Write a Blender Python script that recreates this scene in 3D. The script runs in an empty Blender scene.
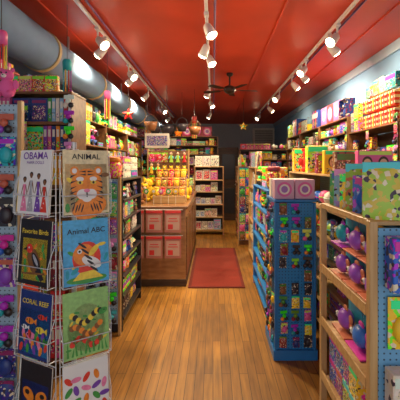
import bpy, math, random, colorsys
from mathutils import Matrix, Vector
random.seed(11)
R=random
S=bpy.context.scene
try:
    S.view_settings.view_transform='Standard'
except Exception: pass
COL=S.collection
# ---------------------------------------------------------------- materials
def nmat(name):
    m=bpy.data.materials.new(name); m.use_nodes=True
    nt=m.node_tree; b=nt.nodes['Principled BSDF']
    return m,nt,b
_MC={}
def M(name,c,rough=.5,metal=0,emit=0,var=.12,scale=12):
    if name in _MC: return _MC[name]
    m,nt,b=nmat(name)
    N=nt.nodes; L=nt.links
    tc=N.new('ShaderNodeTexCoord'); no=N.new('ShaderNodeTexNoise'); no.inputs['Scale'].default_value=scale
    L.new(tc.outputs['Object'],no.inputs['Vector'])
    mx=N.new('ShaderNodeMix'); mx.data_type='RGBA'
    mx.inputs[6].default_value=(*[max(0,x*(1-var)) for x in c],1); mx.inputs[7].default_value=(*[min(1,x*(1+var)) for x in c],1)
    L.new(no.outputs['Fac'],mx.inputs[0]); L.new(mx.outputs[2],b.inputs['Base Color'])
    b.inputs['Roughness'].default_value=rough; b.inputs['Metallic'].default_value=metal
    if emit:
        b.inputs['Emission Color'].default_value=(*c,1); b.inputs['Emission Strength'].default_value=emit
    _MC[name]=m; return m
def print_mat(name,scale,cuts,cols,rough=.35):
    m,nt,b=nmat(name); N=nt.nodes; L=nt.links
    tc=N.new('ShaderNodeTexCoord'); oi=N.new('ShaderNodeObjectInfo')
    mu=N.new('ShaderNodeMath'); mu.operation='MULTIPLY'; mu.inputs[1].default_value=40
    L.new(oi.outputs['Random'],mu.inputs[0])
    ad=N.new('ShaderNodeVectorMath'); ad.operation='ADD'
    L.new(tc.outputs['Object'],ad.inputs[0]); L.new(mu.outputs[0],ad.inputs[1])
    vo=N.new('ShaderNodeTexVoronoi'); vo.inputs['Scale'].default_value=scale
    L.new(ad.outputs[0],vo.inputs['Vector'])
    sp=N.new('ShaderNodeSeparateColor'); L.new(vo.outputs['Color'],sp.inputs[0])
    hs=N.new('ShaderNodeHueSaturation'); hs.inputs['Value'].default_value=1.1
    h=N.new('ShaderNodeMath'); h.operation='MULTIPLY_ADD'; h.inputs[1].default_value=.5; h.inputs[2].default_value=.3
    L.new(oi.outputs['Random'],h.inputs[0]); L.new(h.outputs[0],hs.inputs['Hue'])
    L.new(oi.outputs['Color'],hs.inputs['Color'])
    cur=oi.outputs['Color']
    for ch,cut,c in zip([0,1,2,1],cuts,cols):
        g=N.new('ShaderNodeMath'); g.operation='GREATER_THAN'; g.inputs[1].default_value=cut
        L.new(sp.outputs[ch],g.inputs[0])
        mx=N.new('ShaderNodeMix'); mx.data_type='RGBA'
        L.new(g.outputs[0],mx.inputs[0]); L.new(cur,mx.inputs[6])
        if c is None: L.new(hs.outputs[0],mx.inputs[7])
        else: mx.inputs[7].default_value=(*c,1)
        cur=mx.outputs[2]
    L.new(cur,b.inputs['Base Color']); b.inputs['Roughness'].default_value=rough
    return m
PACK=print_mat('printed_carton',70,[.66,.85,.9],[None,(.75,.68,.5),(.05,.03,.06)])
ART=print_mat('printed_picture',110,[.6,.66,.76],[(.75,.65,.45),None,(.05,.03,.08)])
CANDY=print_mat('mixed_candy',110,[.5,.6,.8],[None,(.9,.7,.1),(.8,.1,.1)],.25)
def objcol(name,rough=.35,hue=.5,val=1.0):
    m,nt,b=nmat(name); N=nt.nodes;L=nt.links
    oi=N.new('ShaderNodeObjectInfo'); hs=N.new('ShaderNodeHueSaturation'); hs.inputs['Hue'].default_value=hue; hs.inputs['Value'].default_value=val
    L.new(oi.outputs['Color'],hs.inputs['Color']); L.new(hs.outputs[0],b.inputs['Base Color']); b.inputs['Roughness'].default_value=rough
    return m
SOL=objcol('coloured_plastic'); SEC=objcol('second_print_colour',.4,.78,1.1); FUR=objcol('plush_fabric',.95); DRK=objcol('darker_plastic',.3,.5,.4)  # darker plastic is the object's own colour at reduced value
WHITE=M('white_paper',(.78,.74,.66),.6); BLK=M('black_plastic',(.02,.02,.025),.3); YEL=M('yellow_print',(.92,.62,.04),.4)
RED=M('red_print',(.75,.04,.04),.4); METAL=M('bright_steel',(.6,.6,.62),.3,.9); WIRE=M('white_wire',(.55,.58,.62),.3,.2)
def dots(name,base,dot,pitch,rad,rough=.4):
    m,nt,b=nmat(name); N=nt.nodes;L=nt.links
    tc=N.new('ShaderNodeTexCoord'); sc=N.new('ShaderNodeVectorMath'); sc.operation='SCALE'; sc.inputs['Scale'].default_value=1/pitch
    L.new(tc.outputs['Object'],sc.inputs[0])
    fr=N.new('ShaderNodeVectorMath'); fr.operation='FRACTION'; L.new(sc.outputs[0],fr.inputs[0])
    sx=N.new('ShaderNodeSeparateXYZ'); L.new(fr.outputs[0],sx.inputs[0])
    cx=N.new('ShaderNodeCombineXYZ'); L.new(sx.outputs[0],cx.inputs[0]); L.new(sx.outputs[2],cx.inputs[2])
    d=N.new('ShaderNodeVectorMath'); d.operation='DISTANCE'; d.inputs[1].default_value=(.5,0,.5); L.new(cx.outputs[0],d.inputs[0])
    lt=N.new('ShaderNodeMath'); lt.operation='LESS_THAN'; lt.inputs[1].default_value=rad; L.new(d.outputs['Value'],lt.inputs[0])
    mx=N.new('ShaderNodeMix'); mx.data_type='RGBA'; L.new(lt.outputs[0],mx.inputs[0]); mx.inputs[6].default_value=(*base,1); mx.inputs[7].default_value=(*dot,1)
    L.new(mx.outputs[2],b.inputs['Base Color']); b.inputs['Roughness'].default_value=rough
    return m
PEG=dots('pale_pegboard',(.33,.47,.58),(.06,.07,.09),.0254,.16)
PEGS=dots('light_blue_pegboard',(.14,.36,.6),(.03,.06,.1),.0254,.16)
PEGB=dots('blue_pegboard',(.02,.22,.55),(.005,.03,.08),.0254,.16)
POLKA=dots('polka_dot_paper',(.72,.03,.015),(.9,.78,.5),.046,.25)
def wood(name,c1,c2,rough=.4,scale=3,stretch=(1,12,12)):
    m,nt,b=nmat(name);N=nt.nodes;L=nt.links
    tc=N.new('ShaderNodeTexCoord'); mp=N.new('ShaderNodeMapping'); mp.inputs['Scale'].default_value=stretch
    no=N.new('ShaderNodeTexNoise'); no.inputs['Scale'].default_value=scale; no.inputs['Detail'].default_value=5
    L.new(tc.outputs['Object'],mp.inputs[0]); L.new(mp.outputs[0],no.inputs['Vector'])
    r=N.new('ShaderNodeValToRGB'); r.color_ramp.elements[0].position=.3; r.color_ramp.elements[1].position=.7
    r.color_ramp.elements[0].color=(*c1,1); r.color_ramp.elements[1].color=(*c2,1)
    L.new(no.outputs['Fac'],r.inputs[0]); L.new(r.outputs[0],b.inputs['Base Color']); b.inputs['Roughness'].default_value=rough
    return m
OAK=wood('light_oak',(.4,.23,.085),(.58,.38,.17),.4,3,(12,12,1)); OAKH=wood('light_oak_board',(.4,.23,.085),(.58,.38,.17),.4,3,(1,12,12))
BROWN=wood('brown_wood',(.13,.055,.02),(.27,.12,.045),.35,3,(2,12,8)); CHERRY=wood('cherry_wood',(.3,.13,.045),(.48,.24,.1),.3,3,(2,12,8))
DARKW=wood('dark_wood',(.03,.018,.01),(.08,.04,.02),.5)
GREY=M('painted_shelf_metal',(.3,.28,.25),.5); DBLUE=M('blue_painted_metal',(.02,.18,.5),.35)
# ---------------------------------------------------------------- mesh builder
class MB:
    def __init__(s): s.v=[];s.f=[];s.m=[];s.sm=[];s.mats=[]
    def mi(s,m):
        if m not in s.mats: s.mats.append(m)
        return s.mats.index(m)
    def add(s,vs,fs,mat,smooth=False):
        o=len(s.v)
        s.v+= [tuple(p) for p in vs]
        k=s.mi(mat)
        for f in fs: s.f.append([o+i for i in f]); s.m.append(k); s.sm.append(smooth)
        return s
    def box(s,cx,cy,cz,sx,sy,sz,mat,bev=None):
        h=(sx/2,sy/2,sz/2)
        b=min(min(h)*.3,.003) if bev is None else min(bev,min(h)*.9)
        V=[];ix={}
        for a in (-1,1):
            for c in (-1,1):
                for d in (-1,1):
                    for ax in range(3):
                        p=[a*(h[0]-(0 if ax==0 else b)),c*(h[1]-(0 if ax==1 else b)),d*(h[2]-(0 if ax==2 else b))]
                        ix[(a,c,d,ax)]=len(V); V.append(p)
        F=[]
        for ax in range(3):
            o=[i for i in range(3) if i!=ax]
            for sg in (-1,1):
                q=[]
                for e in ((-1,-1),(1,-1),(1,1),(-1,1)):
                    k=[0,0,0];k[ax]=sg;k[o[0]]=e[0];k[o[1]]=e[1]; q.append(ix[(*k,ax)])
                F.append(q)
            for e in ((-1,-1),(1,-1),(1,1),(-1,1)):
                k=[0,0,0];k[o[0]]=e[0];k[o[1]]=e[1]
                a=k[:];a[ax]=-1;c=k[:];c[ax]=1
                F.append([ix[(*a,o[0])],ix[(*c,o[0])],ix[(*c,o[1])],ix[(*a,o[1])]])
        for a in (-1,1):
            for c in (-1,1):
                for d in (-1,1): F.append([ix[(a,c,d,0)],ix[(a,c,d,1)],ix[(a,c,d,2)]])
        F2=[]
        for f in F:
            P=[Vector(V[i]) for i in f]; n=(P[1]-P[0]).cross(P[2]-P[0]); ce=sum(P,Vector())/len(P)
            F2.append(f if n.dot(ce)>0 else f[::-1])
        return s.add([(x+cx,y+cy,z+cz) for x,y,z in V],F2,mat)
    def cyl(s,p0,p1,r,mat,n=8,r2=None):
        p0=Vector(p0);p1=Vector(p1); r2=r if r2 is None else r2
        d=(p1-p0).normalized(); a=d.orthogonal().normalized(); b=d.cross(a)
        V=[]
        for p,rr in ((p0,r),(p1,r2)):
            for i in range(n):
                t=2*math.pi*i/n; V.append(tuple(p+rr*(math.cos(t)*a+math.sin(t)*b)))
        F=[[i,(i+1)%n,n+(i+1)%n,n+i] for i in range(n)]
        s.add(V,F,mat,True); s.add(V,[list(range(n))[::-1],list(range(n,2*n))],mat); return s
    def tube(s,path,r,mat,n=5):
        for a,b in zip(path[:-1],path[1:]): s.cyl(a,b,r,mat,n)
        return s
    def lathe(s,prof,mat,c=(0,0,0),n=14):
        V=[];F=[]
        for r,z in prof:
            for i in range(n):
                t=2*math.pi*i/n; V.append((c[0]+r*math.cos(t),c[1]+r*math.sin(t),c[2]+z))
        for j in range(len(prof)-1):
            for i in range(n): F.append([j*n+i,j*n+(i+1)%n,(j+1)*n+(i+1)%n,(j+1)*n+i])
        F.append(list(range(n))[::-1]); F.append([(len(prof)-1)*n+i for i in range(n)])
        return s.add(V,F,mat,True)
    def ell(s,cx,cy,cz,rx,ry,rz,mat,nu=12,nv=8):
        V=[(cx,cy,cz-rz)];F=[]
        for j in range(1,nv):
            p=-math.pi/2+math.pi*j/nv
            for i in range(nu):
                t=2*math.pi*i/nu; V.append((cx+rx*math.cos(p)*math.cos(t),cy+ry*math.cos(p)*math.sin(t),cz+rz*math.sin(p)))
        V.append((cx,cy,cz+rz)); L=len(V)-1
        for i in range(nu): F.append([0,1+(i+1)%nu,1+i])
        for j in range(nv-2):
            for i in range(nu): F.append([1+j*nu+i,1+j*nu+(i+1)%nu,1+(j+1)*nu+(i+1)%nu,1+(j+1)*nu+i])
        o=1+(nv-2)*nu
        for i in range(nu): F.append([o+i,o+(i+1)%nu,L])
        return s.add(V,F,mat,True)
    def poly(s,pts,y,mat): return s.add([(x,y,z) for x,z in pts],[list(range(len(pts)))],mat)
    def disc(s,cx,cz,rx,rz,y,mat,n=18,rot=0):
        P=[]
        for i in range(n):
            t=2*math.pi*i/n; a=rx*math.cos(t);b=rz*math.sin(t)
            P.append((cx+a*math.cos(rot)-b*math.sin(rot),cz+a*math.sin(rot)+b*math.cos(rot)))
        return s.poly(P,y,mat)
    def merge(s,o):
        k=len(s.v); s.v+=o.v
        for f,m,sm in zip(o.f,o.m,o.sm): s.f.append([k+i for i in f]); s.m.append(s.mi(o.mats[m])); s.sm.append(sm)
    def mesh(s,name):
        me=bpy.data.meshes.new(name); me.from_pydata(s.v,[],s.f)
        for m in s.mats: me.materials.append(m)
        me.polygons.foreach_set('material_index',s.m); me.polygons.foreach_set('use_smooth',s.sm)
        me.update(); return me
def obj(name,data,parent=None,loc=(0,0,0),rot=(0,0,0),scale=(1,1,1),label=None,cat=None,group=None,kind=None,color=None):
    if isinstance(data,MB): data=data.mesh(name)
    o=bpy.data.objects.new(name,data); COL.objects.link(o)
    o.location=loc;o.rotation_euler=rot;o.scale=scale
    if parent: o.parent=parent
    if label: o['label']=label
    if cat: o['category']=cat
    if group: o['group']=group
    if kind: o['kind']=kind
    if color: o.color=(*color,1)
    return o
class Fr:
    def __init__(s,x,y,z=0,a=0): s.o=Vector((x,y,z)); s.a=math.radians(a)
    def p(s,u,v,w):
        c,n=math.cos(s.a),math.sin(s.a); return (s.o.x+u*c-v*n,s.o.y+u*n+v*c,s.o.z+w)
def text(string,width,mat,maxh=None,bold=0):
    cu=bpy.data.curves.new('t','FONT'); cu.body=string; cu.align_x='CENTER'; cu.size=1; cu.offset=bold
    o=bpy.data.objects.new('t',cu); COL.objects.link(o)
    bpy.context.view_layer.update()
    me=bpy.data.meshes.new_from_object(o.evaluated_get(bpy.context.evaluated_depsgraph_get()))
    bpy.data.objects.remove(o)
    xs=[v.co.x for v in me.vertices]; ys=[v.co.y for v in me.vertices]
    k=width/(max(xs)-min(xs)); cx=(max(xs)+min(xs))/2; y0=min(ys); kz=k
    if maxh and (max(ys)-y0)*k>maxh: kz=maxh/(max(ys)-y0)
    for v in me.vertices: v.co=((v.co.x-cx)*k,0,(v.co.y-y0)*kz)
    me.materials.clear(); me.materials.append(mat); return me
# ---------------------------------------------------------------- product kinds (front faces -Y, origin bottom centre)
T={}
def kind(name,dims,parts,label,cat):
    mg=MB()
    for n,b in parts: mg.merge(b)
    T[name]=dict(d=dims,parts=[(n,b.mesh(n)) for n,b in parts],m=mg.mesh(name),label=label,cat=cat)
def B(): return MB()
SKIN=M('skin_vinyl',(.75,.45,.3),.5); HAIR=M('dark_hair_print',(.06,.03,.02),.5)
kind('boxed_toy',(.13,.06,.17),[('carton',B().box(0,0,.085,.13,.058,.17,PACK)),('window_panel',B().box(0,-.0295,.07,.1,.003,.1,ART)),('header_band',B().box(0,-.03,.147,.12,.003,.03,SEC))],'boxed toy','toy')
def win():
    c=B().box(0,.038,.08,.15,.004,.16,PACK).box(0,0,.003,.15,.08,.006,PACK).box(0,0,.157,.15,.08,.006,PACK).box(-.073,0,.08,.004,.08,.155,PACK).box(.073,0,.08,.004,.08,.155,PACK)
    t=B().ell(0,0,.05,.04,.03,.042,FUR).ell(0,0,.105,.034,.028,.03,FUR).ell(-.028,0,.132,.012,.008,.012,FUR).ell(.028,0,.132,.012,.008,.012,FUR)
    e=B().ell(0,-.028,.1,.012,.008,.009,WHITE)
    return [('open_carton',c),('boxed_plush',t),('plush_muzzle',e)]
kind('window_box',(.152,.082,.162),win(),'plush toy window box','toy')
kind('board_game',(.22,.05,.15),[('carton',B().box(0,0,.075,.22,.05,.15,PACK)),('header_band',B().box(0,-.026,.115,.19,.003,.04,SEC)),('picture_panel',B().box(0,-.026,.05,.19,.003,.07,ART))],'board game box','game')
kind('flat_box',(.2,.14,.045),[('carton',B().box(0,0,.0225,.2,.14,.045,PACK)),('side_band',B().box(0,-.071,.022,.15,.002,.02,SEC))],'flat puzzle box','game')
kind('book',(.15,.022,.21),[('cover',B().box(0,-.0095,.105,.15,.003,.21,SOL).box(0,.0095,.105,.15,.003,.21,SOL).box(-.0735,0,.105,.003,.02,.21,SOL)),('page_block',B().box(0,0,.105,.14,.015,.2,WHITE)),('cover_picture',B().box(0,-.0118,.085,.12,.001,.12,ART)),('title_band',B().box(0,-.0118,.18,.12,.001,.025,SEC))],'picture book','book')
kind('spine_book',(.03,.15,.21),[('cover',B().box(0,-.073,.105,.03,.004,.21,SOL,.002).box(-.0135,0,.105,.003,.15,.21,SOL).box(.0135,0,.105,.003,.15,.21,SOL)),('page_block',B().box(0,0,.105,.024,.14,.2,WHITE)),('spine_label',B().box(0,-.0758,.15,.02,.001,.06,WHITE)),('spine_picture',B().box(0,-.0758,.06,.022,.001,.05,ART))],'book standing spine out','book')
kind('blister_pack',(.11,.035,.17),[('backing_card',B().box(0,.014,.085,.11,.003,.17,PACK)),('plastic_bubble',B().ell(0,.006,.065,.042,.022,.05,SOL)),('header_band',B().box(0,.012,.145,.09,.002,.028,SEC))],'carded toy','toy')
kind('candy_jar',(.09,.09,.135),[('jar_body',B().lathe([(.03,0),(.042,.01),(.045,.04),(.045,.085),(.033,.105)],CANDY)),('jar_lid',B().lathe([(.034,.105),(.038,.108),(.038,.128),(.03,.135)],SOL))],'jar of sweets','jar')
def bear():
    b=B().ell(0,0,.07,.055,.045,.068,FUR).ell(0,-.005,.155,.045,.04,.042,FUR)
    for sx in(-1,1): b.ell(sx*.036,0,.192,.015,.009,.016,FUR).ell(sx*.062,-.01,.09,.02,.018,.035,FUR).ell(sx*.04,-.04,.022,.023,.035,.022,FUR)
    return [('bear_body',b),('bear_muzzle',B().ell(0,-.042,.146,.018,.012,.014,WHITE)),('bear_nose',B().ell(0,-.054,.15,.005,.004,.004,BLK))]+[('bear_eye',B().ell(sx*.017,-.042,.167,.006,.005,.006,BLK)) for sx in(-1,1)]
kind('plush_bear',(.165,.15,.21),bear(),'plush bear','soft toy')
kind('toy_ball',(.13,.13,.134),[('ball',B().ell(0,0,.07,.062,.062,.062,SOL,16,10)),('ball_stripe',B().lathe([(.063,.064),(.0635,.07),(.063,.076)],SEC,n=16)),('ball_ring',B().lathe([(.035,0),(.035,.012),(.028,.016)],BLK))],'glossy toy ball','toy')
def car():
    p=[('car_body',B().box(0,0,.028,.14,.06,.026,SOL,.01)),('car_cabin',B().box(-.008,0,.05,.075,.05,.026,SEC,.01))]
    for x in(-.042,.042):
        for y in(-1,1): p.append(('wheel',B().cyl((x,y*.022,.017),(x,y*.034,.017),.017,BLK,12)))
    return p
kind('toy_car',(.145,.072,.065),car(),'toy car','toy')
kind('figurine',(.08,.07,.17),[('figure_body',B().lathe([(.035,0),(.033,.01),(.02,.06),(.026,.095),(.012,.115)],SOL)),('figure_head',B().ell(0,0,.138,.024,.023,.026,SKIN)),('figure_hair',B().ell(0,.007,.147,.027,.024,.024,HAIR)),('figure_arm',B().cyl((-.022,0,.1),(-.036,-.02,.06),.008,SEC,8)),('figure_arm',B().cyl((.022,0,.1),(.036,-.02,.06),.008,SEC,8))],'doll figurine','figurine')
def bag():
    V=[];n=6
    for j in range(9):
        t=j/8; z=.18*t; th=.02*math.sin(math.pi*t)**.5 if 0<t<1 else 0.0008
        for side in(-1,1):
            for i in range(n+1):
                u=i/n; x=(u-.5)*.125; V.append((x,side*max(.0008,th*math.sin(math.pi*u)),z))
    F=[];w=n+1
    for j in range(8):
        for i in range(n):
            a=j*2*w+i; F.append([a,a+1,a+1+2*w,a+2*w]); c=a+w; F.append([c+1,c,c+2*w,c+1+2*w])
    return [('packet',B().add(V,F,PACK,True)),('header_card',B().box(0,0,.18,.125,.005,.035,SEC))]
kind('snack_bag',(.13,.045,.2),bag(),'puffy packet','packet')
kind('mug',(.11,.08,.09),[('mug_body',B().lathe([(.032,0),(.037,.005),(.038,.09),(.034,.09),(.033,.02)],SOL,(-.012,0,0))),('mug_handle',B().tube([(.024,0,.07),(.045,0,.066),(.05,0,.045),(.043,0,.025),(.024,0,.02)],.005,SOL,6))],'ceramic mug','mug')
kind('gift_box',(.152,.155,.15),[('gift_box_body',B().box(0,0,.05,.14,.14,.1,POLKA)),('gift_box_lid',B().box(0,0,.112,.15,.15,.026,POLKA)),('ribbon',B().box(0,0,.063,.01,.153,.128,YEL,.001)),('bow',B().ell(-.022,0,.137,.022,.012,.012,YEL).ell(.022,0,.137,.022,.012,.012,YEL))],'red polka-dot gift box','gift box')
kind('greeting_card',(.13,.05,.18),[('card_sheet',B().add([(-.062,-.022,0),(.062,-.022,0),(.062,.0,.175),(-.062,.0,.175)],[[0,1,2,3]],WHITE).add([(-.062,.022,0),(.062,.022,0),(.062,.0,.175),(-.062,.0,.175)],[[3,2,1,0]],WHITE)),('card_picture',B().add([(-.05,-.0215,.016),(.05,-.0215,.016),(.05,-.0045,.15),(-.05,-.0045,.15)],[[0,1,2,3]],ART))],'folded greeting card','card')
kind('tin',(.1,.1,.12),[('tin_body',B().lathe([(.045,0),(.047,.003),(.047,.095)],PACK,n=16)),('tin_lid',B().lathe([(.05,.095),(.05,.115),(.045,.12)],SOL,n=16))],'printed tin','tin')
def clus():
    p=[('hang_card',B().box(0,.012,.09,.075,.003,.03,SEC))]
    for i,(x,z) in enumerate(((-.02,.03),(.02,.03),(0,.06))): p.append(('squeeze_ball',B().ell(x,-.004,z,.021,.014,.02,(SOL,BLK,SEC)[i],10,7)))
    return p
kind('ball_pack',(.085,.035,.107),clus(),'card with three small balls','toy')
kind('bubble_bottle',(.07,.07,.17),[('bottle_body',B().lathe([(.025,0),(.032,.006),(.033,.06),(.028,.1),(.016,.12)],SOL)),('bottle_label',B().lathe([(.0335,.025),(.034,.03),(.034,.058),(.0325,.062)],SEC)),('bottle_cap',B().lathe([(.017,.12),(.019,.123),(.014,.16),(.006,.17)],YEL))],'bubble bottle','bottle')
def fish(pk):
    b=B().ell(0,0,.07,.062,.042,.055,SOL,14,10)
    p=[('fish_body',b),('tail_fin',B().ell(.07,0,.09,.028,.008,.024,SEC).ell(.07,0,.055,.028,.008,.022,SEC)),('top_fin',B().ell(0,0,.125,.03,.008,.02,SEC))]
    for y in(-1,1): p.append(('fish_eye',B().ell(-.032,y*.034,.085,.016,.012,.016,WHITE).ell(-.035,y*.043,.085,.008,.006,.008,BLK)))
    if pk: p=[('backing_card',B().box(.01,.05,.09,.19,.004,.18,M('teal_card',(.03,.3,.42),.4))),('card_base',B().box(.01,0,.004,.19,.1,.008,SEC)),('header_band',B().box(.01,.046,.165,.18,.003,.026,YEL))]+p
    return p
kind('toy_fish',(.2,.105,.15),fish(False),'rubber toy fish','toy')
kind('boxed_fish',(.2,.105,.182),fish(True),'rubber toy fish on a display card','toy')
kind('lollipop',(.06,.03,.2),[('candy_disc',B().cyl((0,-.007,.165),(0,.007,.165),.03,SOL,16)),('candy_swirl',B().cyl((0,-.009,.165),(0,.009,.165),.016,WHITE,12)),('stick',B().cyl((0,0,0),(0,0,.136),.0025,WHITE,6))],'round lollipop on a stick','sweet')
kind('paper_pad',(.2,.012,.27),[('pad_sheet',B().box(0,0,.135,.2,.006,.27,M('pink_paper',(.55,.2,.16),.5))),('pad_header',B().box(0,-.004,.25,.2,.004,.03,RED)),('pad_print',B().box(0,-.0035,.12,.16,.001,.18,M('pale_pink_print',(.68,.42,.34),.5)).box(0,-.0042,.17,.1,.001,.01,RED).box(0,-.0042,.14,.12,.001,.01,RED).box(-.03,-.0042,.07,.06,.001,.06,RED))],'pink printed packet with a red header','stationery')
def facebox():
    b=B().box(0,0,.1,.28,.06,.2,SOL); p=[('carton',b),('header_band',B().box(0,-.031,.18,.26,.003,.03,SEC)),('print_panel',B().box(0,-.031,.03,.24,.003,.04,ART))]
    for x in(-.065,.065):
        p.append(('printed_portrait',B().disc(x,.105,.042,.05,-.0312,HAIR).disc(x,.095,.032,.04,-.0318,SKIN).disc(x-.012,.103,.005,.003,-.0322,HAIR).disc(x+.012,.103,.005,.003,-.0322,HAIR).disc(x,.076,.012,.004,-.0322,RED)))
    return p
kind('portrait_box',(.28,.065,.2),facebox(),'toy box printed with two smiling children','toy')
kind('ring_box',(.17,.1,.17),[('carton',B().box(0,0,.085,.17,.1,.17,SOL)),('ring_print',B().disc(0,.085,.065,.065,-.0505,M('magenta_print',(.7,.12,.4),.4),24).disc(0,.085,.045,.045,-.0512,WHITE,24).disc(0,.085,.03,.03,-.0518,M('violet_print',(.35,.15,.5),.4),16))],'toy box with a pink ring print','toy')
PAL=[('red',(.65,.03,.03)),('blue',(.02,.13,.58)),('yellow',(.9,.58,.03)),('green',(.05,.4,.07)),('pink',(.75,.12,.35)),('purple',(.24,.06,.48)),('orange',(.85,.27,.02)),('turquoise',(.02,.42,.48)),('white',(.75,.7,.6)),('black',(.03,.025,.035)),('pale blue',(.28,.5,.72)),('lime green',(.36,.58,.06)),('brown',(.25,.1,.04)),('cream',(.72,.55,.3)),('dark blue',(.02,.05,.25)),('maroon',(.28,.02,.04)),('yellow',(.9,.58,.03)),('pink',(.75,.12,.35)),('orange',(.85,.27,.02))]
PD=dict(PAL)
def spawn(k,fr,u,v,w,s=1,c=None,near=False,group=None,where='on a shop shelf',rz=0,rx=0):
    t=T[k]; cn,cc=c if c else R.choice(PAL)
    loc=fr.p(u,v,w)
    lab=(t['label'] if k in('gift_box','paper_pad') else cn+' '+t['label'])+' '+where
    rot=(rx,0,fr.a+rz)
    if near:
        o=obj(k,None,None,loc,rot,(s,s,s),lab,t['cat'],group)
        for n,me in t['parts']: obj(n,me,o,color=cc)
    else: o=obj(k,t['m'],None,loc,rot,(s,s,s),lab,t['cat'],group,color=cc)
    return o
STACK={'boxed_toy','board_game','flat_box','window_box','tin','mug','candy_jar','toy_car','gift_box','boxed_fish'}
def row(fr,u0,u1,w,clear,kinds,group,where,near=False,cols=None,v0=.015,smax=1.35,fillf=.95,depth=.3,gap=.004,smin=.55):
    u=u0
    while True:
        k=R.choice(kinds); t=T[k]; c=R.choice(cols) if cols else R.choice(PAL)
        s=min(clear*fillf/t['d'][2],smax*R.uniform(smin,1)); s=min(s,depth/t['d'][1])
        h=t['d'][2]*s; ns=int(clear/(h+.002)) if k in STACK else 1; ns=max(1,min(ns,4))
        off=R.uniform(0,.03)
        for _ in range(R.choice((1,1,1,2,3)) if k!='spine_book' else R.randint(4,9)):
            W=t['d'][0]*s
            if u+W>u1: return
            for q in range(ns):
                spawn(k,fr,u+W/2,v0+off+t['d'][1]*s/2+.002,w+q*(h+.0012),s,c if R.random()<.5 else None if not cols else R.choice(cols),near,group,where)
            u+=W+gap
        if u+.05>u1: return
def shelving(name,fr,W,D,H,levels,label,cat='shelf',bm=OAKH,sm=OAK,km=None,th=.018,top=True,sides=True):
    o=obj(name,None,None,tuple(fr.o),(0,0,fr.a),label=label,cat=cat)
    for z in levels: obj('shelf_board',B().box(W/2,D/2,z-th/2,W-.05,D-.012,th,bm).box(W/2,-.002,z-th/2,W-.05,.012,th*1.3,bm),o)
    if sides:
        for x in(.0125,W-.0125): obj('side_panel',B().box(x,D/2,H/2,.024,D,H,sm),o)
    if km: obj('back_panel',B().box(W/2,D-.006,H/2+.02,W-.05,.01,H-.06,km),o)
    if top: obj('top_board',B().box(W/2,D/2,H+th/2,W,D,th,bm),o)
    return o
def fill(fr,W,D,H,levels,kinds,group,where,near=False,cols=None,top=None,**kw):
    L=list(levels)+[H]
    for a,b in zip(L[:-1],L[1:]): row(fr,.03,W-.03,a+.001,b-a-.024,R.sample(kinds,min(len(kinds),R.randint(4,8))),group,where,near,cols,depth=D-.05,**kw)
    if top: row(fr,.02,W-.02,H+.02,top,kinds,group,where,near,cols,depth=D-.05,smin=.8,smax=1.9)
def levels(z0,H,lo=.17,hi=.34):
    L=[z0]
    while True:
        n=L[-1]+R.uniform(lo,hi)
        if n>H-.16: return L
        L.append(n)
CLIP=B().box(0,0,0,.02,.002,1.0,METAL,.0004)
def clip(fr,u,z0,n,ks=('ball_pack','blister_pack','snack_bag')):
    """strip of small packets hanging on the face of a shelf upright"""
    o=obj('clip_strip',None,None,fr.p(u,-.0095,z0),(0,0,fr.a),label='metal clip strip with small packets hanging down a shelf edge',cat='clip strip')
    obj('strip_band',CLIP,o,loc=(0,0,n*.0575),scale=(1,1,n*.115))
    for i in range(n):
        k=R.choice(ks); t=T[k]; s=min(.11/t['d'][0],.108/t['d'][2])
        spawn(k,fr,u,-.0125-.5*t['d'][1]*s,z0+i*.115,s,None,True,'packets on the clip strips','hanging on a clip strip',rz=R.uniform(-.05,.05))
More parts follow.
